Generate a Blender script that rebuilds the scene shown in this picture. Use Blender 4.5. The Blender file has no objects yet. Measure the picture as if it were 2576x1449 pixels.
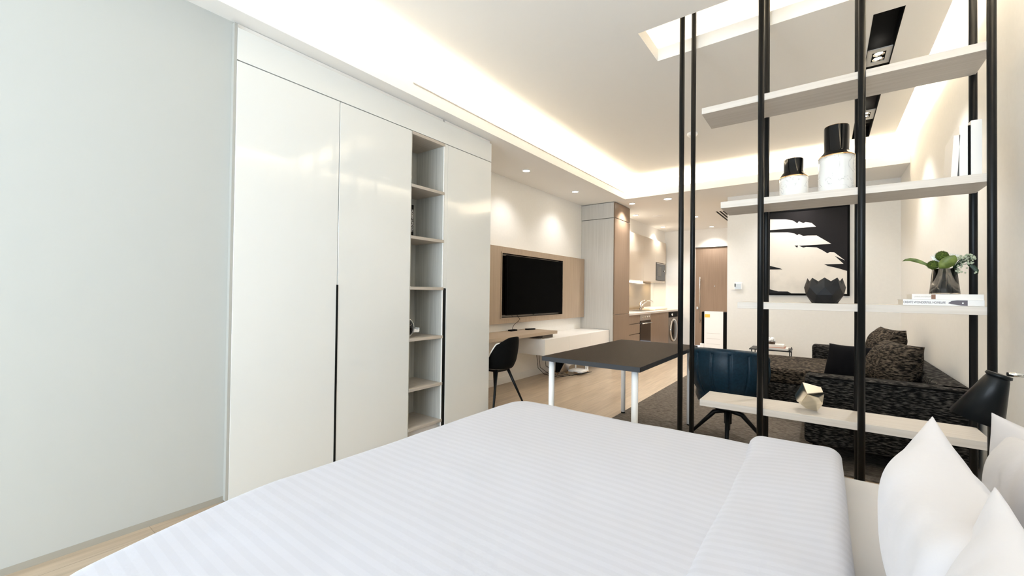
import bpy, bmesh, math, random
from mathutils import Vector, Matrix, noise
PI = math.pi
C = bpy.context.scene.collection
random.seed(4)

# ------------------------------------------------------------------ camera, light, exposure
cam_d = bpy.data.cameras.new('camera'); cam = bpy.data.objects.new('camera', cam_d); C.objects.link(cam)
cam_d.sensor_width = 36.0; cam_d.lens = 1055.12 / 2576 * 36.0; cam_d.clip_start = 0.02; cam_d.clip_end = 60
H0 = 1.215
cam.matrix_world = Matrix.Translation((0, 0, H0)) @ Matrix.Rotation(math.radians(36.6586), 4, 'Z') @ Matrix.Rotation(math.radians(90.7078), 4, 'X') @ Matrix.Rotation(math.radians(0.6746), 4, 'Z')
sc = bpy.context.scene
sc.camera = cam
sc.view_settings.view_transform = 'Standard'; sc.view_settings.look = 'None'
sc.view_settings.gamma = 1; sc.view_settings.use_curve_mapping = False
sc.view_settings.exposure = 0.95
sc.cycles.max_bounces = 10; sc.cycles.diffuse_bounces = 7; sc.cycles.glossy_bounces = 5
sc.cycles.transmission_bounces = 8; sc.cycles.sample_clamp_indirect = 6
sc.cycles.caustics_reflective = False; sc.cycles.caustics_refractive = False
try:
    sc.cycles.use_denoising = True; sc.cycles.denoiser = 'OPENIMAGEDENOISE'
except Exception: pass

w = bpy.data.worlds.new('sky'); sc.world = w; w.use_nodes = True
w.node_tree.nodes['Background'].inputs[0].default_value = (0.75, 0.85, 1.0, 1)
w.node_tree.nodes['Background'].inputs[1].default_value = 2.0

def area(name, loc, rot, sx, sy, power, col):
    l = bpy.data.lights.new(name, 'AREA'); l.shape = 'RECTANGLE'; l.size = sx; l.size_y = sy
    l.energy = power; l.color = col
    o = bpy.data.objects.new(name, l); o.location = loc; o.rotation_euler = rot; C.objects.link(o); return o
def spot(name, loc, power, col, ang=95, blend=0.8, rot=(0, 0, 0), r=0.03):
    l = bpy.data.lights.new(name, 'SPOT'); l.energy = power; l.color = col; l.spot_size = math.radians(ang)
    l.spot_blend = blend; l.shadow_soft_size = r
    o = bpy.data.objects.new(name, l); o.location = loc; o.rotation_euler = rot; C.objects.link(o); return o

DAY = (0.76, 0.89, 1.0); WARM = (1.0, 0.84, 0.62); WARMW = (1.0, 0.975, 0.95)
# daylight through the big window behind the camera
area('window_daylight', (-1.0, -3.22, 1.45), (PI/2, 0, 0), 3.2, 2.4, 95, DAY)
# cove strips hidden behind the lips of the ceiling
UP = (PI, 0, 0)
ZS, ZU = 2.815, 3.115            # low ceiling, high ceiling
area('cove_strip_left', (-2.79, 3.5, ZS+0.075), (PI, 0, 0), 0.03, 6.4, 28, WARM)
area('cove_strip_far', (-1.0, 6.87, ZS+0.075), (PI, 0, 0), 3.5, 0.03, 17, WARM)
area('cove_strip_right', (0.60, 3.05, ZU+0.16), (0, -PI/2, 0), 0.03, 7.6, 36, WARM)
area('cove_strip_slot_far', (-0.2, 3.50, ZU+0.125), (PI, 0, 0), 1.7, 0.03, 1.9, WARM)
area('cove_strip_slot_left', (-1.16, 3.19, ZU+0.125), (PI, 0, 0), 0.03, 0.4, 0.45, WARM)

# ------------------------------------------------------------------ materials
def mat(name, col, rough=0.5, metal=0.0, spec=0.5, coat=0.0, emit=None, es=0, trans=0, ior=1.45, sheen=0):
    m = bpy.data.materials.new(name); m.use_nodes = True
    b = m.node_tree.nodes['Principled BSDF']; I = b.inputs
    I['Base Color'].default_value = (*col, 1); I['Roughness'].default_value = rough
    I['Metallic'].default_value = metal; I['Specular IOR Level'].default_value = spec
    I['Coat Weight'].default_value = coat; I['Coat Roughness'].default_value = 0.04
    I['Transmission Weight'].default_value = trans; I['IOR'].default_value = ior
    I['Sheen Weight'].default_value = sheen
    if emit: I['Emission Color'].default_value = (*emit, 1); I['Emission Strength'].default_value = es
    return m
def nodes(m): return m.node_tree.nodes, m.node_tree.links, m.node_tree.nodes['Principled BSDF']
def noise_col(m, c1, c2, scale=(1, 1, 1), nscale=5, detail=4, lo=0.35, hi=0.65, bump=0, coords='Object', dist=0.0):
    N, L, b = nodes(m)
    tc = N.new('ShaderNodeTexCoord'); mp = N.new('ShaderNodeMapping'); mp.inputs['Scale'].default_value = scale
    nz = N.new('ShaderNodeTexNoise'); nz.inputs['Scale'].default_value = nscale; nz.inputs['Detail'].default_value = detail
    nz.inputs['Distortion'].default_value = dist
    cr = N.new('ShaderNodeValToRGB'); cr.color_ramp.elements[0].position = lo; cr.color_ramp.elements[1].position = hi
    cr.color_ramp.elements[0].color = (*c1, 1); cr.color_ramp.elements[1].color = (*c2, 1)
    L.new(tc.outputs[coords], mp.inputs[0]); L.new(mp.outputs[0], nz.inputs['Vector']); L.new(nz.outputs['Fac'], cr.inputs[0])
    L.new(cr.outputs[0], b.inputs['Base Color'])
    if bump:
        bp = N.new('ShaderNodeBump'); bp.inputs['Strength'].default_value = bump; bp.inputs['Distance'].default_value = 0.002
        L.new(nz.outputs['Fac'], bp.inputs['Height']); L.new(bp.outputs[0], b.inputs['Normal'])
    return nz, cr, mp

M_wall = mat('wall_paint', (0.80, 0.785, 0.74), 0.85, spec=0.2)
noise_col(M_wall, (0.865, 0.855, 0.825), (0.88, 0.87, 0.84), nscale=30)
M_walll = mat('wall_paint_dimmed', (0.49, 0.505, 0.485), 0.6, spec=0.3)  # wall paint darkened in colour to hold down the window light on this wall
M_ceil = mat('ceiling_paint', (0.88, 0.87, 0.845), 0.9, spec=0.15)
M_gloss = mat('white_gloss_lacquer', (0.76, 0.775, 0.76), 0.12, spec=0.5, coat=0.6)
M_glossw = mat('white_lacquer', (0.85, 0.83, 0.80), 0.3)
M_matw = mat('white_matt', (0.85, 0.85, 0.83), 0.5)
M_white = mat('bright_white', (0.88, 0.88, 0.87), 0.4)
M_blackm = mat('black_metal', (0.004, 0.005, 0.0055), 0.36, spec=0.28)
M_black = mat('black_matt', (0.003, 0.003, 0.003), 0.7, spec=0.12)
M_blackg = mat('black_gloss', (0.003, 0.003, 0.003), 0.10, spec=0.4, coat=0.15)
M_screen = mat('tv_screen', (0.0005, 0.0005, 0.0005), 0.4, spec=0.02)
M_gap = mat('dark_gap', (0.03, 0.028, 0.025), 0.9)
M_chrome = mat('chrome', (0.85, 0.84, 0.80), 0.12, metal=1)
M_steel = mat('steel', (0.55, 0.52, 0.48), 0.3, metal=1)
M_gold = mat('polished_gold', (0.95, 0.62, 0.32), 0.15, metal=1)
M_mirror = mat('polished_champagne_metal', (0.92, 0.86, 0.72), 0.06, metal=1)
M_bulb = mat('lamp_glow', (1, 1, 1), 0.5, emit=(1.0, 0.93, 0.82), es=14)
M_tube = mat('tube_glow', (1, 1, 1), 0.5, emit=(1.0, 0.90, 0.75), es=9)

def wood(name, c1, c2, axis='z', rough=0.55, sc_=1.0):
    m = mat(name, c1, rough, spec=0.3)
    s = {'x': (1.0, 45, 45), 'y': (45, 1.0, 45), 'z': (45, 45, 1.0)}[axis]
    noise_col(m, c1, c2, scale=tuple(k*sc_ for k in s), nscale=1.6, detail=6, lo=0.3, hi=0.7, bump=0.08)
    return m
M_greige = wood('greige_laminate', (0.39, 0.325, 0.265), (0.47, 0.40, 0.33), 'z')
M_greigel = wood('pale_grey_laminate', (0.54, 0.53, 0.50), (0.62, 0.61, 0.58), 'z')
M_niche = wood('grey_oak_laminate', (0.42, 0.42, 0.39), (0.54, 0.54, 0.50), 'z')
M_nicheS = wood('grey_oak_shelf', (0.42, 0.38, 0.33), (0.52, 0.47, 0.41), 'y')
M_shelf = wood('whitewashed_oak', (0.60, 0.55, 0.49), (0.70, 0.655, 0.60), 'x')
M_panel = wood('tan_laminate', (0.40, 0.315, 0.235), (0.47, 0.375, 0.285), 'z')
M_deskw = wood('tan_desk_laminate', (0.42, 0.335, 0.25), (0.50, 0.41, 0.32), 'y')
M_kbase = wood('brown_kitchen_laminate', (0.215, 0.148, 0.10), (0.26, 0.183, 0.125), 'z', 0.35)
M_kup = mat('beige_gloss_lacquer', (0.62, 0.53, 0.42), 0.2, coat=0.3)
M_doorw = wood('brown_door_laminate', (0.33, 0.235, 0.17), (0.39, 0.285, 0.205), 'z')
M_tabletop = mat('dark_brown_tabletop', (0.06, 0.048, 0.038), 0.55, spec=0.10)
noise_col(M_tabletop, (0.018, 0.012, 0.008), (0.034, 0.023, 0.016), nscale=160, detail=2)
M_tableedge = mat('black_edge', (0.03, 0.032, 0.036), 0.5)

# floor: light oak planks running along the room
M_floor = mat('oak_floor', (0.5, 0.4, 0.3), 0.28, spec=0.5)
def build_floor_mat(m):
    N, L, b = nodes(m)
    tc = N.new('ShaderNodeTexCoord'); mp = N.new('ShaderNodeMapping'); mp.inputs['Rotation'].default_value = (0, 0, PI/2)
    br = N.new('ShaderNodeTexBrick'); br.inputs['Scale'].default_value = 1.0
    br.inputs['Brick Width'].default_value = 1.3; br.inputs['Row Height'].default_value = 0.16
    br.inputs['Mortar Size'].default_value = 0.0012; br.inputs['Color1'].default_value = (0.52, 0.425, 0.315, 1)
    br.inputs['Color2'].default_value = (0.44, 0.35, 0.255, 1); br.inputs['Mortar'].default_value = (0.25, 0.19, 0.13, 1)
    mp2 = N.new('ShaderNodeMapping'); mp2.inputs['Scale'].default_value = (22, 1.6, 1)
    nz = N.new('ShaderNodeTexNoise'); nz.inputs['Scale'].default_value = 1.5; nz.inputs['Detail'].default_value = 6
    cr = N.new('ShaderNodeValToRGB'); cr.color_ramp.elements[0].color = (0.82, 0.80, 0.78, 1); cr.color_ramp.elements[1].color = (1.08, 1.07, 1.06, 1)
    cr.color_ramp.elements[0].position = 0.3; cr.color_ramp.elements[1].position = 0.7
    mx = N.new('ShaderNodeMix'); mx.data_type = 'RGBA'; mx.blend_type = 'MULTIPLY'; mx.inputs['Factor'].default_value = 1
    L.new(tc.outputs['Object'], mp.inputs[0]); L.new(mp.outputs[0], br.inputs['Vector'])
    L.new(tc.outputs['Object'], mp2.inputs[0]); L.new(mp2.outputs[0], nz.inputs['Vector']); L.new(nz.outputs['Fac'], cr.inputs[0])
    L.new(br.outputs['Color'], mx.inputs['A']); L.new(cr.outputs[0], mx.inputs['B']); L.new(mx.outputs['Result'], b.inputs['Base Color'])
build_floor_mat(M_floor)

M_rug = mat('grey_brown_woven_rug', (0.1, 0.09, 0.08), 0.95, spec=0.1)
noise_col(M_rug, (0.035, 0.030, 0.025), (0.22, 0.19, 0.16), scale=(14, 70, 14), nscale=2.2, detail=6, lo=0.3, hi=0.72, bump=0.8)
M_sofa = mat('charcoal_tweed', (0.03, 0.028, 0.025), 0.95, spec=0.15)
noise_col(M_sofa, (0.004, 0.004, 0.004), (0.135, 0.125, 0.112), scale=(7, 7, 32), nscale=4, detail=8, lo=0.45, hi=0.82, bump=0.7)
M_cush = mat('brown_tweed', (0.03, 0.028, 0.025), 0.95, spec=0.15)
noise_col(M_cush, (0.006, 0.005, 0.004), (0.17, 0.135, 0.10), scale=(8, 8, 24), nscale=4, detail=8, lo=0.42, hi=0.80, bump=0.7)
M_blackfab = mat('black_fabric', (0.004, 0.004, 0.005), 0.95, spec=0.1)
M_leather = mat('dark_blue_leather', (0.010, 0.028, 0.042), 0.42, spec=0.33)
noise_col(M_leather, (0.002, 0.016, 0.030), (0.004, 0.025, 0.045), nscale=60, bump=0.15)

def cloth(name, col, stripes=False):
    m = mat(name, col, 0.8, spec=0.15, sheen=0.2)
    N, L, b = nodes(m)
    tc = N.new('ShaderNodeTexCoord')
    nz = N.new('ShaderNodeTexNoise'); nz.inputs['Scale'].default_value = 9; nz.inputs['Detail'].default_value = 5
    L.new(tc.outputs['Object'], nz.inputs['Vector'])
    bp = N.new('ShaderNodeBump'); bp.inputs['Strength'].default_value = 0.25; bp.inputs['Distance'].default_value = 0.012
    L.new(nz.outputs['Fac'], bp.inputs['Height']); L.new(bp.outputs[0], b.inputs['Normal'])
    if stripes:
        wv = N.new('ShaderNodeTexWave'); wv.bands_direction = 'Y'; wv.inputs['Scale'].default_value = 9.5
        wv.inputs['Distortion'].default_value = 0.15; wv.inputs['Detail'].default_value = 1
        L.new(tc.outputs['Object'], wv.inputs['Vector'])
        cr = N.new('ShaderNodeValToRGB'); cr.color_ramp.elements[0].position = 0.42; cr.color_ramp.elements[1].position = 0.58
        k = 0.955
        cr.color_ramp.elements[0].color = (col[0]*k, col[1]*k, col[2]*k, 1); cr.color_ramp.elements[1].color = (*col, 1)
        L.new(wv.outputs['Fac'], cr.inputs[0]); L.new(cr.outputs[0], b.inputs['Base Color'])
    return m
M_duvet = cloth('white_striped_cotton', (0.50, 0.51, 0.565), True)
M_sheet = cloth('white_sheet', (0.60, 0.585, 0.58))
M_pillow = cloth('white_pillowcase', (0.57, 0.55, 0.555))

def marble():
    m = mat('white_marble_glaze', (0.85, 0.85, 0.83), 0.12, coat=0.5)
    N, L, b = nodes(m)
    tc = N.new('ShaderNodeTexCoord'); nz = N.new('ShaderNodeTexNoise'); nz.inputs['Scale'].default_value = 7; nz.inputs['Detail'].default_value = 5
    nz.inputs['Distortion'].default_value = 1.2
    cr = N.new('ShaderNodeValToRGB'); e = cr.color_ramp.elements
    e[0].position = 0.492; e[0].color = (0.85, 0.85, 0.83, 1); e[1].position = 0.50; e[1].color = (0.52, 0.52, 0.51, 1)
    x = e.new(0.508); x.color = (0.85, 0.85, 0.83, 1)
    L.new(tc.outputs['Object'], nz.inputs['Vector']); L.new(nz.outputs['Fac'], cr.inputs[0]); L.new(cr.outputs[0], b.inputs['Base Color'])
    return m
M_marble = marble()

# ------------------------------------------------------------------ mesh helpers
class MB:
    def __init__(s): s.bm = bmesh.new()
    def box(s, x0, x1, y0, y1, z0, z1, bev=0, seg=2, rot=None, piv=None):
        vs = [s.bm.verts.new((x, y, z)) for x in (x0, x1) for y in (y0, y1) for z in (z0, z1)]
        F = [(0, 1, 3, 2), (4, 6, 7, 5), (0, 4, 5, 1), (2, 3, 7, 6), (0, 2, 6, 4), (1, 5, 7, 3)]
        fs = [s.bm.faces.new([vs[i] for i in f]) for f in F]
        nv = vs
        if bev:
            es = list({e for f in fs for e in f.edges})
            r = bmesh.ops.bevel(s.bm, geom=es, offset=bev, segments=seg, affect='EDGES', profile=0.5)
            nv = list({v for f in r['faces'] for v in f.verts})
        if rot is not None:
            p = Vector(piv) if piv else Vector(((x0+x1)/2, (y0+y1)/2, (z0+z1)/2))
            for v in nv: v.co = rot @ (v.co - p) + p
        return s
    def tube(s, a, b, r0, r1=None, n=20, cap=True):
        a, b = Vector(a), Vector(b); r1 = r0 if r1 is None else r1
        d = (b - a).normalized(); u = d.orthogonal().normalized(); v = d.cross(u)
        A = []; B = []
        for i in range(n):
            t = 2*PI*i/n; k = u*math.cos(t) + v*math.sin(t)
            A.append(s.bm.verts.new(a + k*r0)); B.append(s.bm.verts.new(b + k*r1))
        for i in range(n):
            j = (i+1) % n; f = s.bm.faces.new((A[i], A[j], B[j], B[i])); f.smooth = True
        if cap: s.bm.faces.new(A[::-1]); s.bm.faces.new(B)
        return s
    def path(s, pts, r, n=8):
        P = [Vector(p) for p in pts]; rings = []
        u = (P[1]-P[0]).orthogonal().normalized()
        for i, p in enumerate(P):
            d = (P[min(i+1, len(P)-1)] - P[max(i-1, 0)]).normalized()
            u = (u - d*u.dot(d)).normalized(); v = d.cross(u)
            rr = r[i] if isinstance(r, (list, tuple)) else r
            rings.append([s.bm.verts.new(p + (u*math.cos(2*PI*k/n) + v*math.sin(2*PI*k/n))*rr) for k in range(n)])
        for a, b in zip(rings, rings[1:]):
            for k in range(n):
                f = s.bm.faces.new((a[k], a[(k+1) % n], b[(k+1) % n], b[k])); f.smooth = True
        s.bm.faces.new(rings[0][::-1]); s.bm.faces.new(rings[-1]); return s
    def lathe(s, prof, c=(0, 0, 0), n=40, close=False):
        rings = []
        for r, z in prof:
            rings.append([s.bm.verts.new((c[0] + r*math.cos(2*PI*k/n), c[1] + r*math.sin(2*PI*k/n), c[2] + z)) for k in range(n)])
        for a, b in zip(rings, rings[1:]):
            for k in range(n):
                f = s.bm.faces.new((a[k], a[(k+1) % n], b[(k+1) % n], b[k])); f.smooth = True
        if not close: s.bm.faces.new(rings[0][::-1]); s.bm.faces.new(rings[-1])
        return s
    def grid(s, fn, nu, nv, wrapu=False):
        g = [[s.bm.verts.new(fn(i/(nu if wrapu else nu-1), j/(nv-1))) for j in range(nv)] for i in range(nu)]
        for i in range(nu if wrapu else nu-1):
            for j in range(nv-1):
                a = (i+1) % nu
                f = s.bm.faces.new((g[i][j], g[a][j], g[a][j+1], g[i][j+1])); f.smooth = True
        return s
    def poly(s, pts, off):
        a = [s.bm.verts.new(p) for p in pts]; b = [s.bm.verts.new(Vector(p) + Vector(off)) for p in pts]
        s.bm.faces.new(a); s.bm.faces.new(b[::-1]); n = len(a)
        for i in range(n): s.bm.faces.new((a[i], b[i], b[(i+1) % n], a[(i+1) % n]))
        return s
    def sphere(s, c, r, n=12, sc3=(1, 1, 1)):
        m = Matrix.Translation(c) @ Matrix.Diagonal((r*sc3[0], r*sc3[1], r*sc3[2], 1))
        r_ = bmesh.ops.create_uvsphere(s.bm, u_segments=n, v_segments=max(6, n*2//3), radius=1, matrix=m)
        for v in r_['verts']:
            for f in v.link_faces: f.smooth = True
        return s
    def xf(s, m):
        bmesh.ops.transform(s.bm, matrix=m, verts=s.bm.verts); return s
    def build(s, name, m, parent=None, mods=None):
        bmesh.ops.recalc_face_normals(s.bm, faces=s.bm.faces)
        me = bpy.data.meshes.new(name); s.bm.to_mesh(me); s.bm.free(); me.materials.append(m)
        o = bpy.data.objects.new(name, me); C.objects.link(o)
        if parent is not None:
            o.parent = parent; o.matrix_parent_inverse = Matrix.Translation(parent.location).inverted() if PI_ON else Matrix()
        if mods:
            for k, v in mods.items():
                md = o.modifiers.new(k, k)
                for a, b in v.items(): setattr(md, a, b)
        return o
PI_ON = True      # parts are modelled in world coordinates, their thing is an Empty at its base

def tag(o, label, cat, group=None):
    o['label'] = label; o['category'] = cat
    if group: o['group'] = group
    return o
def thing(name, label, cat, loc, group=None):
    o = bpy.data.objects.new(name, None); o.empty_display_size = 0.1; C.objects.link(o); o.location = loc
    return tag(o, label, cat, group)
def struct(name, mb, m, parent=None):
    o = mb.build(name, m, parent)
    if parent is None: o['kind'] = 'structure'
    return o
def sroot(name, loc):
    o = bpy.data.objects.new(name, None); C.objects.link(o); o.location = loc; o['kind'] = 'structure'; return o
def text(name, body, m, parent, size, mat4, ext=0.0006, xs=1.0):
    cu = bpy.data.curves.new(name, 'FONT'); cu.body = body; cu.size = size; cu.extrude = ext; cu.align_x = 'CENTER'; cu.align_y = 'CENTER'
    t = bpy.data.objects.new(name, cu); C.objects.link(t)
    dg = bpy.context.evaluated_depsgraph_get()
    me = bpy.data.meshes.new_from_object(t.evaluated_get(dg)); bpy.data.objects.remove(t)
    me.transform(mat4 @ Matrix.Diagonal((xs, 1, 1, 1))); me.materials.clear(); me.materials.append(m)
    o = bpy.data.objects.new(name, me); C.objects.link(o); o.parent = parent
    o.matrix_parent_inverse = Matrix.Translation(parent.location).inverted()
    return o

# ------------------------------------------------------------------ setting
XL, XT, XW = -2.837, -3.53, 0.815       # left wall face, tv wall face, right wall face
YB, YK, YN = 7.53, 10.87, -3.25         # living back wall, kitchen end wall, window wall
FL = -0.030
struct('floor', MB().box(-3.7, 1.0, YN-0.2, 11.1, FL-0.1, FL), M_floor)
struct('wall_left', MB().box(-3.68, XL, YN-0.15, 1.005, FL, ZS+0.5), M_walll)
struct('wall_left_recess', MB().box(-3.68, XT, 1.005, YK+0.15, FL, ZS+0.5), M_wall)
struct('wall_right', MB().box(XW, 0.97, YN-0.15, YB+0.15, FL, 3.6), M_wall)
struct('wall_back', MB().box(-1.26, XW, YB, YK+0.15, FL, ZS), M_wall)
struct('wall_end', MB().box(XT, -2.525, YK, YK+0.15, FL, ZS).box(-2.525, -1.80, YK, YK+0.15, 2.38, ZS).box(-1.80, -1.26, YK, YK+0.15, FL, ZS), M_wall)
struct('wall_window', MB().box(XL, -2.62, YN-0.15, YN, FL, 3.6).box(0.62, XW, YN-0.15, YN, FL, 3.6).box(-2.62, 0.62, YN-0.15, YN, 2.65, 3.6).box(-2.62, 0.62, YN-0.15, YN, FL, 0.25), M_wall)
wn = sroot('window_1', (-1, YN, 0.25))
fr = MB()
for x in (-2.62, -1.02, 0.56): fr.box(x, x+0.06, YN-0.12, YN-0.06, 0.25, 2.65)
fr.box(-2.62, 0.62, YN-0.12, YN-0.06, 0.25, 0.31).box(-2.62, 0.62, YN-0.12, YN-0.06, 2.59, 2.65)
fr.build('window_frame', M_blackm, wn)
# ceiling: low perimeter with a lit cove, high panel with slots, roof above
c = MB()
c.box(-3.55, -2.69, YN-0.15, 6.764, ZS, ZS+0.05)                      # low strip on the left
c.box(-3.55, XW, 6.764, YK+0.15, ZS, ZS+0.05)                         # low part over kitchen and corridor
c.box(-2.72, -2.69, YN-0.15, 6.79, ZS+0.0501, ZS+0.112)               # upstand left
c.box(-2.69, XW, 6.764, 6.794, ZS+0.0501, ZS+0.112)                   # upstand far
c.box(-3.0, -2.90, YN-0.15, 7.07, ZS+0.0501, ZU)                      # back of the left cove
c.box(-2.90, XW, 6.97, 7.07, ZS+0.0501, 3.42)                         # back of the far cove
c.box(-3.0, 0.655, YN-0.15, 2.965, ZU, ZU+0.10).box(0.6551, XW, YN-0.15, -0.9, ZU, ZU+0.10)                          # high panel over the bed
c.box(-3.0, -1.09, 2.965, 3.411, ZU, ZU+0.10)
c.box(-3.0, 0.262, 3.411, 6.97, ZU, ZU+0.10)                          # high panel over the sofa, left of the black trough
c.box(0.422, 0.655, 3.411, 6.97, ZU, ZU+0.10)
c.box(0.262, 0.422, 3.411, 3.681, ZU, ZU+0.10)
c.box(0.262, 0.422, 6.46, 6.97, ZU, ZU+0.10)
c.box(-3.0, XW, YN-0.15, 7.07, 3.42, 3.5)                             # roof of the slots
c.box(-1.25, -1.23, 2.85, 3.58, ZU+0.1001, 3.42)
c.box(-1.23, 0.45, 2.85, 2.87, ZU+0.1001, 3.42)
c.box(-1.23, 0.45, 3.56, 3.58, ZU+0.1001, 3.42)
struct('ceiling', c, M_ceil)
struct('trim_1', MB().box(-3.53, -3.26, 7.53, YK, 2.505, ZS), M_wall)          # bulkhead over the wall cabinets
struct('baseboard_bed', MB().box(XL, XL+0.0015, YN, 1.004, FL, 0.002), mat('grey_skirting', (0.36, 0.34, 0.29), 0.7))
struct('baseboard_left', MB().box(XT, XT+0.012, 3.42, 6.82, 0, 0.07), M_matw)
struct('baseboard_back', MB().box(-1.26, XW, YB-0.012, YB, 0, 0.07), M_matw)
d = sroot('door_1', (-2.16, YK, 0))
MB().box(-2.525, -1.80, YK+0.02, YK+0.06, 0.005, 2.38).build('door_leaf', M_doorw, d)
MB().box(-2.525, -1.80, YK-0.004, YK+0.06, 2.368, 2.38).build('door_head_trim', M_gap, d)
MB().tube((-2.405, YK-0.05, 0.56), (-2.405, YK-0.05, 1.66), 0.012, n=10).box(-2.415, -2.395, YK-0.05, YK+0.02, 0.62, 0.64).box(-2.415, -2.395, YK-0.05, YK+0.02, 1.58, 1.60).build('door_handle', M_steel, d)
MB().box(-2.49, -2.45, YK-0.005, YK+0.02, 0.88, 0.94).build('door_lock', M_chrome, d)
MB().tube((-2.09, YK+0.02, 1.44), (-2.09, YK+0.008, 1.44), 0.012, n=12).build('door_viewer', M_steel, d)

# black trough in the high ceiling with two twin downlights
t = thing('ceiling_trough', 'long black recessed channel in the ceiling above the sofa', 'light channel', (0.342, 5.07, ZU))
MB().box(0.262, 0.266, 3.681, 6.46, ZU-0.001, ZU+0.14).box(0.418, 0.422, 3.681, 6.46, ZU-0.001, ZU+0.14).box(0.262, 0.422, 3.681, 3.685, ZU-0.001, ZU+0.14).box(0.262, 0.422, 6.456, 6.46, ZU-0.001, ZU+0.14).box(0.262, 0.422, 3.681, 6.46, ZU+0.10, ZU+0.14).build('channel', M_black, t)
def twin(y, label):
    t = thing('twin_downlight', label, 'ceiling light', (0.342, y, ZU), 'twin lights in the black ceiling channel')
    MB().box(0.268, 0.416, y-0.14, y-0.085, ZU+0.012, ZU+0.02).box(0.268, 0.416, y+0.085, y+0.14, ZU+0.012, ZU+0.02).box(0.268, 0.300, y-0.085, y+0.085, ZU+0.012, ZU+0.02).box(0.384, 0.416, y-0.085, y+0.085, ZU+0.012, ZU+0.02).build('plate', M_greigel, t)
    for k in (-1, 1):
        MB().lathe([(0.020, 0.03), (0.036, 0.014)], (0.342, y+k*0.043, ZU), 24, close=True).build('reflector', M_chrome, t)
        MB().lathe([(0.023, 0.0), (0.023, 0.004)], (0.342, y+k*0.043, ZU+0.02), 20).build('bulb', M_bulb, t)
    spot('twin_downlight_beam', (0.342, y, ZU-0.01), 48, WARMW, 90)
twin(4.385, 'twin square spotlight nearer the bed in the black ceiling channel')
twin(5.73, 'twin square spotlight nearer the picture wall in the black ceiling channel')

def downlight(x, y, label, p=16, r=0.045):
    t = thing('downlight', label, 'ceiling light', (x, y, ZS), 'round recessed downlights in the low ceiling')
    MB().lathe([(r, 0.0), (r+0.014, -0.001), (r+0.015, -0.006), (r, -0.006), (r, 0)], (x, y, ZS), 28, close=True).build('trim_ring', M_white, t)
    MB().lathe([(r*0.98, -0.004), (r*0.98, -0.0015)], (x, y, ZS), 24).build('bulb', M_bulb, t)
    spot('downlight_beam', (x, y, ZS-0.02), p*2.7, WARMW, 120)
downlight(-3.116, 4.469, 'round recessed downlight above the desk, nearer the wardrobe', 5)
downlight(-3.126, 5.826, 'round recessed downlight above the low white cabinet, nearer the fridge column', 5)
downlight(-2.711, 7.146, 'round recessed downlight just in front of the tall wood column', 15)
downlight(-3.044, 8.224, 'round recessed downlight at the start of the kitchen ceiling', 16)
downlight(-2.088, 7.114, 'largest round downlight beside the lit cove corner', 22, 0.06)
downlight(-2.099, 9.046, 'round recessed downlight halfway along the corridor ceiling', 18)
downlight(-3.042, 10.0, 'round recessed downlight in front of the built-in microwave', 11)
downlight(-2.10, 10.55, 'round recessed downlight right above the entrance door', 9)
downlight(-0.29, 7.20, 'round recessed downlight above the framed picture, behind the smaller vase', 10)

t = tag(MB().lathe([(0.0001, -0.012), (0.085, -0.012), (0.10, 0.0), (0.085, -0.001)], (-2.723, 8.588, ZS), 32, close=True).build('ceiling_speaker', M_ceil), 'flat round disc on the kitchen ceiling', 'ceiling speaker')
t = thing('smoke_detector', 'small white round detector on the high ceiling beyond the thin poles', 'detector', (-1.242, 5.175, ZU))
MB().lathe([(0.06, 0), (0.06, -0.02), (0.05, -0.032), (0.03, -0.036)], (-1.242, 5.175, ZU), 28).build('body', M_white, t)
MB().lathe([(0.018, -0.036), (0.018, -0.06), (0.012, -0.066)], (-1.242, 5.175, ZU), 16).build('sensor', M_steel, t)
t = thing('air_vent', 'black slotted air vent in the corridor ceiling', 'vent', (-1.55, 9.3, ZS))
for k in range(3): MB().box(-1.66+k*0.06, -1.63+k*0.06, 8.7, 9.9, ZS-0.004, ZS-0.0005).build('slot', M_black, t)
t = thing('slot_diffuser', 'thin double line air diffuser along the lit ceiling cove', 'vent', (-2.69, 4.5, ZS+0.1))
for k in range(2): MB().box(-2.6895, -2.6875, 2.235, 6.70, ZS+0.098+k*0.008, ZS+0.101+k*0.008).build('slot', M_greige, t)

# ------------------------------------------------------------------ wardrobe
XD = -2.80                        # door plane, a little proud of the wall: whole wardrobe scaled about the camera
t = thing('wardrobe', 'tall built-in white gloss wardrobe with open shelf niche and black handles', 'wardrobe', (-3.18, 2.2, FL))
MB().box(-3.52, XD-0.024, 1.007, 2.322, 0.03, 2.812).box(-3.52, -3.185, 2.322, 2.702, 0.03, 2.812).box(-3.185, XD-0.024, 2.322, 2.702, 2.585, 2.812).box(-3.52, XD-0.024, 2.722, 3.375, 0.03, 2.812).box(-3.52, XD-0.05, 1.007, 3.375, FL, 0.03).build('carcass', M_glossw, t)
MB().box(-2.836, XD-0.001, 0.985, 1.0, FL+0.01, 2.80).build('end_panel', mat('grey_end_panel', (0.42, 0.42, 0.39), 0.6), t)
MB().box(XD-0.023, XD, 1.001, 3.375, 2.586, 2.778, 0.001, 1).build('top_panel', M_gloss, t)
MB().box(XD-0.023, XD-0.016, 1.0015, 2.320, 0.0, 2.5795).build('shadow_gap', M_gap, t)
MB().box(XD-0.023, XD-0.016, 2.724, 3.373, 0.0, 2.5795).build('shadow_gap', M_gap, t)
for y0, y1 in ((1.001, 1.6615), (1.6665, 2.320)):
    dr = MB().box(XD-0.018, XD, y0, y1, FL+0.006, 2.5795, 0.0012, 1).build('door', M_gloss, t)
    if y0 < 1.2: MB().box(XD-0.008, XD+0.002, 1.656, 1.6715, FL+0.02, 1.261).build('handle', M_blackm, dr)
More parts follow.
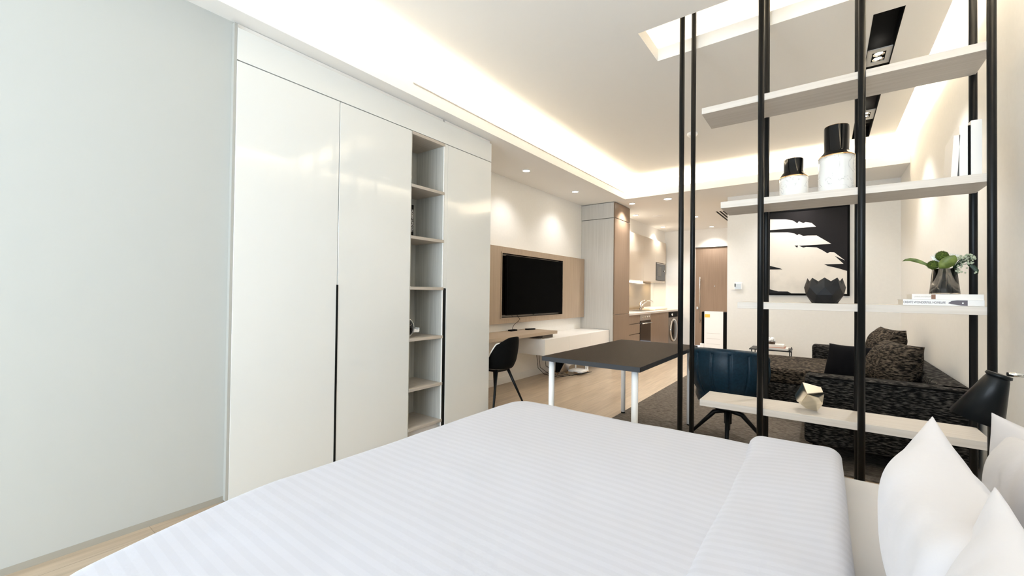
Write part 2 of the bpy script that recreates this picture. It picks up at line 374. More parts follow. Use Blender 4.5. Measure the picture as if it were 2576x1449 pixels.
dr = MB().box(XD-0.018, XD, 2.746, 3.374, FL+0.006, 2.5795, 0.0012, 1).build('door', M_gloss, t)
MB().box(XD-0.018, XD-0.004, 2.706, 2.744, FL+0.02, 1.251).build('handle', M_blackm, dr)
MB().box(XD-0.018, XD, 2.706, 2.744, 1.254, 2.5795).build('filler_strip', M_gloss, t)
MB().box(-3.185, -3.17, 2.322, 2.702, FL+0.03, 2.585).box(-3.17, XD-0.008, 2.322, 2.332, FL+0.03, 2.585).box(-3.17, XD-0.008, 2.692, 2.702, FL+0.03, 2.585).build('niche_lining', M_niche, t)
MB().box(XD-0.008, XD+0.001, 2.695, 2.7025, FL+0.03, 2.56).build('edge_strip', M_white, t)
NZ = (2.580, 2.133, 1.694, 1.261, 0.822, 0.396, 0.062)
for z in NZ:
    MB().box(-3.17, XD+0.004, 2.324, 2.707, z-0.026, z, 0.001, 1).build('shelf', M_nicheS, t)

t = thing('book', 'black book with white lettering on its spine, upright in the wardrobe niche', 'book', (-2.95, 2.41, 1.6945), 'books in the wardrobe niche')
MB().box(-3.10, -2.90, 2.400, 2.436, 1.6945, 1.980, 0.002, 1).build('cover', M_black, t)
text('spine_lettering', 'MODERN LAND DILL', M_white, t, 0.026, Matrix.Translation((-2.8995, 2.419, 1.84)) @ Matrix(((0, 0, 1, 0), (0, 1, 0, 0), (-1, 0, 0, 0), (0, 0, 0, 1))), xs=0.8)
t = thing('book', 'pale grey book with a black band, left of the black book in the wardrobe niche', 'book', (-2.95, 2.38, 1.6945), 'books in the wardrobe niche')
MB().box(-3.10, -2.90, 2.362, 2.3985, 1.6945, 2.008, 0.002, 1).build('cover', mat('grey_cover', (0.45, 0.45, 0.42), 0.5), t)
MB().box(-2.9005, -2.8985, 2.3625, 2.398, 1.89, 1.92).build('band', M_black, t)
t = thing('headset', 'round black and white headset lying on the wardrobe niche shelf', 'headset', (-2.92, 2.39, 0.8225))
MB().sphere((-2.94, 2.385, 0.8225+0.080), 0.079, 24).build('shell', M_blackg, t)
MB().path([(-2.905, 2.385+0.079*math.cos(a)*0.93, 0.9025+0.078*math.sin(a)) for a in [i*PI/14-1.4 for i in range(20)]], 0.0035, 6).build('rim', M_white, t)
MB().poly([(-2.865, 2.425, 0.866), (-2.865, 2.433, 0.897), (-2.865, 2.462, 0.884), (-2.865, 2.480, 0.887), (-2.865, 2.484, 0.902), (-2.865, 2.488, 0.901), (-2.865, 2.488, 0.870), (-2.865, 2.476, 0.862)], (-0.05, 0, 0)).build('strap_clip', M_white, t)

# ------------------------------------------------------------------ TV wall
t = thing('tv_wall_panel', 'tan wood panel mounted on the wall behind the television', 'wall panel', (-3.49, 5.1, 0.805))
MB().box(XT, -3.49, 3.425, 6.80, 0.805, 1.838).box(-3.49, -3.45, 3.425, 4.40, 0.805, 1.838).box(-3.49, -3.45, 6.02, 6.80, 0.805, 1.838).box(-3.49, -3.45, 4.40, 6.02, 1.752, 1.838).box(-3.49, -3.45, 4.40, 6.02, 0.805, 0.882).build('board', M_panel, t)
MB().box(-3.49, -3.44, 4.385, 4.40, 0.868, 1.768).box(-3.49, -3.44, 6.02, 6.035, 0.868, 1.768).box(-3.49, -3.44, 4.40, 6.02, 1.752, 1.768).box(-3.49, -3.44, 4.40, 6.02, 0.868, 0.882).build('recess_frame', M_panel, t)
MB().box(-3.49, -3.485, 4.40, 6.02, 0.882, 1.752).build('recess_back', mat('smoked_mirror', (0.10, 0.085, 0.07), 0.12, metal=0.9), t)
t = thing('television', 'large flat black television on the tan wall panel', 'television', (-3.43, 5.2, 0.9))
MB().box(-3.455, -3.415, 4.485, 5.94, 0.915, 1.727, 0.004, 1).build('casing', M_black, t)
MB().box(-3.416, -3.413, 4.492, 5.933, 0.925, 1.72).build('screen', M_screen, t)
MB().box(-3.483, -3.455, 4.95, 5.5, 1.1, 1.5).build('wall_bracket', M_black, t)
MB().box(-3.45, -3.42, 5.15, 5.26, 0.905, 0.916, 0.002, 1).build('sensor', M_blackg, t)
t = thing('power_cable', 'thin black cable hanging from the television down to the desk', 'cable', (-3.44, 4.7, 0.70))
MB().path([(-3.44, 4.74, 0.92), (-3.435, 4.76, 0.89), (-3.43, 4.80, 0.855), (-3.435, 4.77, 0.82), (-3.44, 4.69, 0.785), (-3.44, 4.655, 0.75), (-3.44, 4.64, 0.72)], 0.003, 6).build('wire', M_black, t)
MB().box(-3.47, -3.41, 4.58, 4.72, 0.6935, 0.715, 0.003, 1).build('plug', M_black, t)
t = thing('desk', 'floating tan wood desk top mounted below the television', 'desk', (-3.28, 4.3, 0.65))
MB().box(XT, -3.034, 3.425, 5.169, 0.650, 0.693, 0.001, 1).build('desk_top', M_deskw, t)
MB().box(-3.50, -3.08, 4.85, 5.12, 0.6015, 0.650).build('support_block', mat('dark_support', (0.12, 0.10, 0.08), 0.6), t)
t = thing('wall_cabinet', 'long low white floating drawer cabinet under the desk end', 'cabinet', (-3.24, 5.8, 0.385))
MB().box(XT, -2.99, 4.74, 6.815, 0.385, 0.601, 0.001, 1).build('body', M_glossw, t)
for a, b_ in ((4.742, 5.40), (5.404, 6.10), (6.104, 6.813)):
    MB().box(-2.99, -2.972, a, b_, 0.387, 0.600, 0.001, 1).build('drawer', M_glossw, t)
t = thing('remote_control', 'black remote control lying on the tan desk', 'remote control', (-3.42, 5.05, 0.693))
MB().box(-3.46, -3.30, 4.985, 5.03, 0.6935, 0.712, 0.006, 2).xf(Matrix.Translation((-3.38, 5.0, 0)) @ Matrix.Rotation(math.radians(70), 4, 'Z') @ Matrix.Translation((3.38, -5.0, 0))).build('body', M_black, t)
MB().box(-3.45, -3.33, 4.995, 5.02, 0.712, 0.7135).xf(Matrix.Translation((-3.38, 5.0, 0)) @ Matrix.Rotation(math.radians(70), 4, 'Z') @ Matrix.Translation((3.38, -5.0, 0))).build('buttons', M_blackg, t)
# equipment on the floor under the cabinet
t = thing('router', 'white wireless router with upright antennas on the floor under the cabinet', 'router', (-3.05, 5.9, 0))
MB().box(-3.20, -2.96, 5.78, 6.02, 0.005, 0.035, 0.006, 2).build('body', M_white, t)
for p in ((-2.97, 6.00), (-3.0, 6.0), (-3.18, 6.0)): MB().box(p[0]-0.008, p[0]+0.008, p[1]-0.006, p[1]+0.006, 0.02, 0.20).build('antenna', M_white, t)
t = thing('media_box', 'black box leaning on the floor beside the white router', 'media box', (-3.2, 5.6, 0))
MB().box(-3.32, -3.20, 5.60, 5.80, 0.01, 0.20, 0.004, 1).build('casing', M_black, t)
MB().box(-3.14, -3.125, 5.50, 5.72, 0.0, 0.24, rot=Matrix.Rotation(0.5, 3, 'Y')).build('front_plate', M_steel, t)
t = tag(MB().path([(-3.35+0.13*math.sin(i*0.9)+0.03*i*0.4, 5.5+0.02*i+0.08*math.cos(i*1.7), 0.006+0.006*(i % 2)) for i in range(26)], 0.005, 6).build('cable_coil', mat('amber_cable', (0.35, 0.2, 0.08), 0.5)), 'tangle of brown cables on the floor under the cabinet', 'cable')
t = thing('cable_drop', 'thin black wires hanging down to the floor under the desk', 'cable', (-3.4, 5.45, 0))
for k, y in enumerate((5.30, 5.36, 5.52)):
    MB().path([(-3.48, y, 0.384), (-3.47, y+0.02, 0.22), (-3.44, y, 0.10), (-3.36+0.05*k, y+0.05, 0.008), (-3.1+0.05*k, 5.3+0.12*k, 0.006), (-2.95, 5.7+0.08*k, 0.006), (-2.90, 6.0, 0.006)], 0.004, 6).build('wire', M_black, t)

# ------------------------------------------------------------------ fridge column and kitchen
t = thing('tall_cabinet', 'tall laminate cabinet column before the kitchen, side coloured paler as if daylit', 'cabinet', (-3.2, 7.17, 0))
MB().box(XT+0.002, -2.91, 6.822, 7.515, 0.08, 2.532, 0.001, 1).box(XT+0.002, -2.91, 6.822, 7.515, 2.541, 2.805, 0.001, 1).build('carcass', M_greigel, t)  # same laminate as the front; cool daylight on the side put into its colour
MB().box(XT+0.002, -2.93, 6.84, 7.5, 2.53, 2.543).build('shadow_gap', M_gap, t)
MB().box(XT+0.002, -2.93, 6.84, 7.5, FL, 0.08).build('plinth', M_gap, t)
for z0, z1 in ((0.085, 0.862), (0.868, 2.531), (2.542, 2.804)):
    MB().box(-2.909, -2.889, 6.824, 7.513, z0, z1, 0.001, 1).build('door', M_kbase, t)  # front of the same laminate, with the warm light put into a browner colour
struct('trim_2', MB().box(XT, -2.93, 6.80, 6.8215, 0, 0.075), M_matw)

t = thing('kitchen_base_cabinet', 'brown kitchen base cabinet run below the white countertop', 'cabinet', (-3.2, 9.2, 0))
for y0, y1 in ((7.518, 8.115), (8.755, 9.995), (10.75, YK-0.002)): MB().box(XT+0.002, -2.92, y0, y1, FL, 0.825).build('carcass', M_kbase, t)
for z0, z1 in ((0.10, 0.452), (0.466, 0.65), (0.664, 0.822)):
    MB().box(-2.92, -2.90, 7.52, 8.113, z0, z1, 0.001, 1).build('drawer', M_kbase, t)
for y0, y1 in ((8.757, 9.37), (9.374, 9.993)):
    MB().box(-2.92, -2.90, y0, y1, 0.10, 0.822, 0.001, 1).build('door', M_kbase, t)
t = thing('oven', 'built-in black and steel oven under the kitchen counter', 'oven', (-3.2, 8.43, 0.1))
MB().box(-3.45, -2.92, 8.12, 8.75, 0.11, 0.825).build('body', M_black, t)
MB().box(-2.92, -2.897, 8.122, 8.748, 0.70, 0.822).build('control_panel', M_steel, t)
MB().box(-2.92, -2.895, 8.122, 8.748, 0.12, 0.695, 0.002, 1).build('door', M_blackg, t)
MB().tube((-2.86, 8.16, 0.645), (-2.86, 8.71, 0.645), 0.010, n=10).box(-2.90, -2.86, 8.18, 8.20, 0.638, 0.652).box(-2.90, -2.86, 8.67, 8.69, 0.638, 0.652).build('handle', M_chrome, t)
for k in range(4): MB().tube((-2.897, 8.25+k*0.125, 0.765), (-2.875, 8.25+k*0.125, 0.765), 0.02, n=14).build('knob', M_chrome, t)
t = thing('washing_machine', 'front-loading washing machine with dark round door under the counter', 'washing machine', (-3.2, 10.37, 0))
MB().box(-3.48, -2.90, 10.0, 10.745, FL, 0.824, 0.004, 1).build('body', mat('dark_steel', (0.20, 0.165, 0.135), 0.35, metal=0.6), t)
MB().box(-2.90, -2.893, 10.01, 10.735, 0.69, 0.815).build('control_panel', M_black, t)
MB().tube((-2.893, 10.2, 0.752), (-2.865, 10.2, 0.752), 0.03, n=16).build('dial', M_chrome, t)
rg = Matrix.Translation((-2.90, 10.375, 0.385)) @ Matrix.Rotation(PI/2, 4, 'Y')
MB().lathe([(0.235, 0.0), (0.275, 0.0), (0.275, 0.02), (0.255, 0.035), (0.235, 0.03)], (0, 0, 0), 40, close=True).xf(rg).build('door_ring', M_chrome, t)
MB().lathe([(0.24, 0.004), (0.235, 0.03), (0.15, 0.055), (0.02, 0.06)], (0, 0, 0), 40).xf(rg).build('door_glass', M_blackg, t)
t = tag(MB().box(XT+0.002, -2.88, 7.518, YK-0.002, 0.826, 0.865, 0.002, 1).build('countertop', mat('pale_stone', (0.62, 0.56, 0.50), 0.25)), 'pale stone kitchen countertop with sink and tap', 'countertop')
t = thing('sink', 'steel sink set into the kitchen counter', 'sink', (-3.2, 8.9, 0.865))
MB().box(-3.42, -2.99, 8.5, 8.52, 0.8655, 0.871).box(-3.42, -2.99, 9.28, 9.3, 0.8655, 0.871).box(-3.42, -3.40, 8.52, 9.28, 0.8655, 0.871).box(-3.01, -2.99, 8.52, 9.28, 0.8655, 0.871).build('rim', M_steel, t)
MB().box(-3.40, -3.01, 8.52, 9.28, 0.8655, 0.867).build('basin', mat('dark_basin', (0.12, 0.11, 0.10), 0.3, metal=0.8), t)
t = thing('kitchen_tap', 'chrome tap with arched spout beside the kitchen sink', 'tap', (-3.30, 9.20, 0.87))
MB().tube((-3.27, 9.18, 0.872), (-3.27, 9.18, 1.04), 0.024, n=14).build('body', M_chrome, t)
MB().path([(-3.27, 9.2, 0.94), (-3.25, 9.32, 1.02), (-3.22, 9.5, 1.07), (-3.2, 9.68, 1.08), (-3.19, 9.76, 1.06)], 0.014, 8).build('spout', M_chrome, t)
MB().path([(-3.27, 9.18, 1.04), (-3.25, 9.25, 1.075), (-3.23, 9.32, 1.09)], 0.008, 8).build('lever', M_chrome, t)
t = thing('soap_bottle', 'dark dispenser bottle on the counter behind the tall cabinet', 'bottle', (-3.4, 8.7, 0.865))
MB().lathe([(0.035, 0), (0.035, 0.12), (0.015, 0.14)], (-3.45, 8.55, 0.866), 16).build('bottle', mat('brown_glass', (0.08, 0.05, 0.03), 0.15), t)
MB().lathe([(0.008, 0.14), (0.008, 0.18), (0.02, 0.185)], (-3.45, 8.55, 0.866), 12).build('pump', M_chrome, t)
t = thing('dish_rack', 'low cream dish rack on the kitchen counter', 'dish rack', (-3.2, 10.0, 0.865))
MB().box(-3.36, -3.06, 9.55, 10.45, 0.866, 0.90, 0.008, 2).build('tray', mat('cream_plastic', (0.78, 0.68, 0.52), 0.4), t)
for k in range(16): MB().box(-3.34, -3.08, 9.60+k*0.052, 9.606+k*0.052, 0.90, 0.935).build('divider', M_white, t)
t = tag(MB().box(XT+0.001, XT+0.012, 7.518, 10.6, 0.866, 1.514).build('splashback', mat('taupe_glass', (0.24, 0.185, 0.12), 0.2, coat=0.4)), 'taupe glass splashback behind the kitchen tap', 'splashback')
t = thing('wall_cupboard', 'beige gloss kitchen wall cupboards above the counter', 'cabinet', (-3.35, 9.1, 1.515))
MB().box(XT, -3.20, 7.518, 9.935, 1.515, 2.503).box(XT, -3.20, 9.94, 10.70, 1.515, 1.56).box(XT, -3.20, 9.94, 10.70, 1.985, 2.503).build('carcass', M_kup, t)
for y0, y1 in ((7.52, 8.32), (8.324, 9.12), (9.124, 9.936)):
    MB().box(-3.20, -3.18, y0, y1, 1.517, 2.502, 0.001, 1).build('door', M_kup, t)
MB().box(-3.20, -3.18, 9.94, 10.70, 1.99, 2.502, 0.001, 1).build('door', M_kup, t)
t = thing('microwave', 'black built-in microwave at the far end of the wall cupboards', 'microwave', (-3.3, 10.3, 1.56))
MB().box(-3.50, -3.19, 9.96, 10.68, 1.565, 1.98).build('body', M_black, t)
MB().box(-3.19, -3.172, 9.955, 10.62, 1.567, 1.975, 0.003, 1).build('door', M_blackg, t)
MB().box(-3.172, -3.170, 10.06, 10.32, 1.66, 1.89).build('window', mat('smoked_window', (0.10, 0.09, 0.07), 0.3), t)
MB().box(-3.172, -3.169, 9.965, 10.61, 1.955, 1.970).build('trim', M_steel, t)
MB().tube((-3.172, 10.53, 1.80), (-3.155, 10.53, 1.80), 0.014, n=12).build('knob', M_chrome, t)
t = thing('cabinet_light', 'glowing tube light under the kitchen wall cupboards', 'light', (-3.3, 8.9, 1.5))
MB().box(-3.32, -3.25, 8.40, 9.27, 1.500, 1.5145).build('housing', M_white, t)
MB().box(-3.315, -3.247, 8.405, 9.265, 1.474, 1.500, 0.006, 2).build('tube', M_tube, t)
area('cabinet_light_beam', (-3.28, 8.9, 1.47), (0, 0, 0), 0.05, 0.85, 3, WARM)
area('cabinet_light_beam', (-3.35, 10.3, 1.50), (0, 0, 0), 0.05, 0.5, 2.2, WARM)

t = thing('entry_appliance', 'tall black appliance with white front panel and yellow sticker by the entrance', 'appliance', (-1.65, 8.8, 0))
MB().box(-1.885, -1.43, 8.63, 8.95, 0.29, 0.905, 0.01, 2).box(-1.80, -1.45, 8.63, 8.93, FL, 0.29).build('body', M_black, t)
MB().box(-1.828, -1.505, 8.60, 8.629, 0.02, 0.915, 0.002, 1).build('front_panel', M_white, t)
MB().box(-1.82, -1.73, 8.597, 8.6, 0.80, 0.86).build('sticker', mat('yellow_sticker', (0.85, 0.55, 0.08), 0.5), t)
MB().box(-1.905, -1.832, 8.605, 8.70, 0.01, 0.30, 0.003, 1).build('side_box', M_white, t)
MB().box(-1.79, -1.55, 8.5985, 8.6, 0.50, 0.505).box(-1.79, -1.55, 8.5985, 8.6, 0.40, 0.404).box(-1.79, -1.55, 8.5985, 8.6, 0.30, 0.304).build('printed_lines', M_greigel, t)
t = thing('thermostat', 'small white thermostat with grey display on the wall beside the corridor', 'thermostat', (-1.10, YB, 1.31))
MB().box(-1.155, -1.045, YB-0.018, YB-0.0005, 1.312, 1.422, 0.003, 1).build('body', M_white, t)
MB().box(-1.148, -1.060, YB-0.02, YB-0.018, 1.325, 1.405).build('display', mat('pale_display', (0.6, 0.66, 0.7), 0.15), t)
MB().box(-1.150, -1.135, YB-0.0215, YB-0.02, 1.36, 1.41).build('dark_button', M_black, t)

# ------------------------------------------------------------------ framed picture on the back wall
t = thing('framed_picture', 'large black framed abstract picture with torn black and cream bands', 'picture', (-0.2, YB, 1.235))
yf = YB - 0.035
MB().box(-0.695, -0.672, yf, YB-0.001, 1.232, 2.515).box(0.262, 0.287, yf, YB-0.001, 1.232, 2.515).box(-0.672, 0.262, yf, YB-0.001, 1.232, 1.257).box(-0.672, 0.262, yf, YB-0.001, 2.49, 2.515).build('frame', M_black, t)
M_art = mat('canvas_cream', (0.80, 0.76, 0.70), 0.7); M_artk = mat('canvas_black', (0.009, 0.007, 0.007), 0.45, spec=0.2)
noise_col(M_art, (0.70, 0.67, 0.62), (0.82, 0.78, 0.72), nscale=3, lo=0.3, hi=0.5)
yc = yf + 0.012
MB().box(-0.672, 0.262, yc, YB-0.002, 1.257, 2.49).build('canvas', M_artk, t)
def flat(name, pts, m, o=0.0015, k=1): MB().poly([(x, yc-o, z) for x, z in pts], (0, 0.001, 0)).build(name, m, t)
flat('cream_band', [(-0.667, 2.393), (-0.468, 2.374), (-0.375, 2.347), (-0.322, 2.301), (-0.302, 2.329), (-0.248, 2.298), (-0.221, 2.311), (-0.151, 2.293), (-0.096, 2.233), (-0.667, 2.229)], M_art)
flat('cream_band', [(-0.667, 2.191), (-0.439, 2.177), (-0.356, 2.153), (-0.321, 2.124), (-0.302, 2.141), (-0.248, 2.108), (-0.194, 2.111), (-0.089, 2.105), (0.08, 1.973), (-0.301, 1.967), (-0.247, 1.936), (-0.212, 1.945), (-0.089, 1.931), (-0.02, 1.885), (0.035, 1.84), (0.065, 1.855), (0.115, 1.849), (0.257, 1.707), (0.257, 1.26), (-0.395, 1.262), (-0.436, 1.289), (-0.558, 1.29), (-0.668, 1.321)], M_art)
flat('black_wedge', [(-0.356, 1.973), (-0.321, 1.94), (-0.31, 1.971)], M_artk, 0.003)
flat('black_wedge', [(0.119, 1.8), (0.258, 1.715), (0.258, 1.581), (0.149, 1.625), (0.04, 1.658), (-0.002, 1.682), (0.218, 1.683)], M_artk, 0.003)
flat('black_wedge', [(-0.667, 1.681), (-0.597, 1.658), (-0.545, 1.643), (-0.505, 1.622), (-0.667, 1.624)], M_artk, 0.003)

# ------------------------------------------------------------------ rug
t = tag(MB().box(-1.70, 0.75, 3.74, 6.9, FL+0.001, FL+0.012, 0.004, 2).build('rug', M_rug), 'dark grey-brown woven rug under the sofa and armchair', 'rug')

# ------------------------------------------------------------------ dining table
t = thing('dining_table', 'rectangular table with dark brown top and white metal legs', 'table', (-1.355, 3.5, FL))
tx0, tx1, ty0, ty1, tz = -1.737, -0.972, 2.73, 4.30, 0.735
MB().box(tx0+0.0015, tx1-0.0015, ty0+0.0015, ty1-0.0015, tz-0.034, tz, 0.001, 1).build('table_top', M_tabletop, t)
MB().box(tx0, tx1, ty0, ty0+0.0014, tz-0.034, tz-0.0005).box(tx0, tx0+0.0014, ty0, ty1, tz-0.034, tz-0.0005).box(tx1-0.0014, tx1, ty0, ty1, tz-0.034, tz-0.0005).build('edge_band', M_tableedge, t)
for x in (tx0+0.055, tx1-0.055):
    for y in (ty0+0.055, ty1-0.075):
        fz = FL if y < 3.6 else FL+0.0125
        l = MB().tube((x, y, fz+0.012), (x, y, tz-0.034), 0.0225, n=20).build('leg', M_white, t)
        MB().tube((x, y, fz), (x, y, fz+0.014), 0.020, n=16).build('foot', M_black, l)

# ------------------------------------------------------------------ desk chair (white shell, black cover, black legs)
t = thing('desk_chair', 'moulded desk chair with black back, white rim and black legs', 'chair', (-2.93, 3.63, 0))
cx, cy = 0, 0
def shell(u, v, off=0.0):
    # u across (-1..1), v 0 front of seat .. 1 top of back ; local: faces -X, back at +X
    a = u*2-1
    if v < 0.45:
        k = v/0.45; x = -0.20 + 0.36*k; z = 0.41 - 0.03*math.sin(k*PI*0.8)
        nx, nz = 0, 1
    else:
        k = (v-0.45)/0.55; th = min(1, k/0.35)
        x = 0.16 + 0.055*math.sin(th*PI/2) + 0.05*k; z = 0.385 + 0.36*(k**1.15) 
        nx, nz = -1, 0.1
    half = 0.205 + 0.03*math.sin(v*PI) - 0.055*max(0, (v-0.7)/0.3)**2
    y = a*half
    curl = a*a
    k2 = max(0.0, min(1.0, (v-0.30)/0.25))
    x -= 0.17*curl*k2*(1-0.55*max(0, (v-0.6)/0.4)); z += 0.05*curl*(1-min(1, v/0.9))
    if v > 0.9: z -= 0.06*abs(a)**3*(v-0.9)/0.1
    return Vector((x + nx*off, y, z + nz*off))
rotc = Matrix.Translation((-2.93, 3.66, 0)) @ Matrix.Rotation(math.radians(-2), 4, 'Z')
MB().grid(lambda u, v: shell(u, v, 0.0), 25, 33).xf(rotc).build('shell', M_black, t, {'SOLIDIFY': {'thickness': 0.008, 'offset': 0}})
MB().grid(lambda u, v: shell(0.03+u*0.92, v*0.965, 0.0075), 25, 33).xf(rotc).build('shell_lining', M_matw, t, {'SOLIDIFY': {'thickness': 0.003, 'offset': 0}})
MB().path([shell(0.0, 0.42+0.56*k/16, 0.0) for k in range(17)], 0.0065, 8).xf(rotc).build('rim', M_matw, t)
for sx, sy in ((0.12, -0.15), (0.12, 0.15), (-0.15, -0.15), (-0.15, 0.15)):
    MB().tube((sx*0.7, sy*0.6, 0.385), (sx+0.10*(1 if sx > 0 else -0.6), sy*(1.5 if sy > 0 else 2.0), FL), 0.018, 0.010, 10).xf(rotc).build('leg', M_blackm, t)
MB().box(-0.10, 0.10, -0.10, 0.10, 0.355, 0.378).xf(rotc).build('seat_base', M_blackm, t)

# ------------------------------------------------------------------ swivel armchair
t = thing('swivel_armchair', 'dark blue leather swivel armchair with channelled curved back', 'armchair', (-0.66, 3.98, 0))
AC = Vector((-0.655, 3.98, 0))
def barrel(u, v, off=0.0):
    th = math.radians(-112 + 224*u)                    # 0 = straight towards the camera
    k = v
    R = 0.305 + 0.025*math.sin(PI*min(1, k*1.1)) - 0.16*(1-k)**2.2
    zt = 0.765 - 0.13*(abs(th)/2.06)**2.5
    z = 0.30 + (zt-0.30)*k
    s = ((u*9) % 1.0); groove = 0.010*math.exp(-((min(s, 1-s))/0.05)**2)
    R += -groove if off == 0 else 0
    R -= off
    return Vector((AC.x + R*1.0*math.sin(th), AC.y - R*1.08*math.cos(th), z))
mb = MB()
mb.grid(lambda u, v: barrel(u, v, 0), 181, 24); mb.grid(lambda u, v: barrel(u, v, 0.055), 91, 12)
b2 = MB()
mb.build('backrest', M_leather, t)
MB().path([barrel(u/60, 1.0, 0.027) + Vector((0, 0, -0.002)) for u in range(61)], 0.030, 10).build('top_roll', M_leather, t)
MB().path([barrel(0, k/10, 0.027) for k in range(11)], 0.028, 8).path([barrel(1, k/10, 0.027) for k in range(11)], 0.028, 8).build('arm_front', M_leather, t)
MB().lathe([(0.02, 0.27), (0.14, 0.275), (0.24, 0.31), (0.26, 0.36), (0.25, 0.42), (0.20, 0.45), (0.02, 0.455)], (AC.x, AC.y+0.02, 0), 40).build('seat', M_leather, t)
MB().tube((AC.x, AC.y, 0.13), (AC.x, AC.y, 0.28), 0.03, n=16).build('post', M_blackm, t)
MB().lathe([(0.05, 0.255), (0.13, 0.262), (0.13, 0.275)], (AC.x, AC.y, 0), 24).build('mount_plate', M_blackm, t)
for dx, dy in ((-0.30, -0.04), (0.30, 0.04), (0.04, -0.30), (-0.04, 0.30)):
    MB().path([(AC.x, AC.y, 0.245), (AC.x+dx*0.35, AC.y+dy*0.35, 0.215), (AC.x+dx, AC.y+dy, FL+0.024)], [0.024, 0.020, 0.011], 8).build('leg', M_blackm, t)

# ------------------------------------------------------------------ sofa
t = thing('sofa', 'charcoal tweed corner sofa with chaise end behind the shelf', 'sofa', (0.3, 5.2, 0))
def soft(x0, x1, y0, y1, z0, z1, r=0.035): return MB().box(x0, x1, y0, y1, z0, z1, r, 4)
soft(-0.12, 0.80, 3.935, 4.12, 0.095, 0.617).build('near_arm', M_sofa, t)
soft(-0.12, 0.80, 6.45, 6.63, 0.095, 0.617).build('far_arm', M_sofa, t)
soft(0.62, 0.80, 4.0, 6.6, 0.10, 0.617).build('backrest', M_sofa, t)
soft(-0.10, 0.66, 4.10, 6.46, 0.095, 0.30).build('base', M_sofa, t)
soft(-0.60, 0.0, 5.24, 6.47, 0.095, 0.30).build('chaise_base', M_sofa, t)
soft(-0.10, 0.63, 4.12, 5.25, 0.30, 0.455, 0.04).build('seat_cushion', M_cush, t)
soft(-0.61, 0.63, 5.24, 6.45, 0.30, 0.455, 0.04).build('chaise_cushion', M_cush, t)
MB().path([(-0.09, 3.937, 0.606), (0.3, 3.937, 0.606), (0.77, 3.937, 0.606)], 0.006, 6).path([(-0.10, 4.10, 0.613), (0.3, 4.112, 0.611), (0.62, 4.112, 0.611)], 0.006, 6).build('piping', M_black, t)
for x, y in ((-0.05, 4.0), (0.72, 4.0), (-0.05, 6.5), (-0.52, 5.32), (-0.52, 6.38), (0.72, 6.5)):
    MB().tube((x, y, FL+0.0125), (x, y, 0.10), 0.02, n=10).build('foot', M_black, t)

def pillow_mb(Wd, Ht, T, seed=0, wr=0.010, nu=41, nv=31, pinch=0.06, back=1.0, pb=None):
    """cushion in local XY (x width, y height), thickness along z"""
    mb = MB()
    def P(u, v, s):
        a = u*2-1; b = v*2-1
        pr = max(0.0, (1-abs(a)**2.6))**0.55 * max(0.0, (1-abs(b)**2.6))**0.55
        ea = 1 - pinch*(1-abs(b)**2)*abs(a); eb = 1 - (pinch if pb is None or b < 0 else pb)*(1-abs(a)**2)*abs(b)
        x = a*Wd/2*ea; y = b*Ht/2*eb
        n = noise.noise(Vector((x*5+seed, y*5, s*3.1)))*wr + noise.noise(Vector((x*13+seed, y*4+x*5, s)))*wr*0.6
        z = s*(T/2*pr*(1 if s > 0 else back) + n*min(1, pr*2))
        return Vector((x, y, z))
    top = [[mb.bm.verts.new(P(i/(nu-1), j/(nv-1), 1)) for j in range(nv)] for i in range(nu)]
    bot = [[top[i][j] if i in (0, nu-1) or j in (0, nv-1) else mb.bm.verts.new(P(i/(nu-1), j/(nv-1), -1)) for j in range(nv)] for i in range(nu)]
    for i in range(nu-1):
        for j in range(nv-1):
            f = mb.bm.faces.new((top[i][j], top[i+1][j], top[i+1][j+1], top[i][j+1])); f.smooth = True
            q = (bot[i][j], bot[i][j+1], bot[i+1][j+1], bot[i+1][j])
            f = mb.bm.faces.new(q); f.smooth = True
    return mb
def frame(o, xdir, ydir):
    x = Vector(xdir).normalized(); y = Vector(ydir); y = (y - x*y.dot(x)).normalized(); z = x.cross(y)
    m = Matrix((x, y, z)).transposed().to_4x4(); m.translation = Vector(o); return m
t = tag(pillow_mb(0.60, 0.50, 0.26, 3, 0.03).xf(frame((0.50, 5.90, 0.655), (0.25, -1, 0), (0.32, 0.1, 1))).build('cushion', M_cush), 'tall rumpled brown tweed cushion at the far end of the sofa', 'cushion', 'loose sofa cushions')
t = tag(pillow_mb(0.62, 0.44, 0.28, 7, 0.03).xf(frame((0.47, 4.85, 0.625), (0.3, -1, 0), (0.40, 0, 1))).build('cushion', M_cush), 'rumpled brown tweed cushion leaning on the sofa back, nearer the bed', 'cushion', 'loose sofa cushions')
t = tag(pillow_mb(0.42, 0.36, 0.14, 9, 0.01).xf(frame((0.20, 5.20, 0.575), (0.9, -0.5, 0), (0.15, 0.3, 1))).build('cushion', M_blackfab), 'plain black square cushion standing on the sofa seat', 'cushion', 'loose sofa cushions')

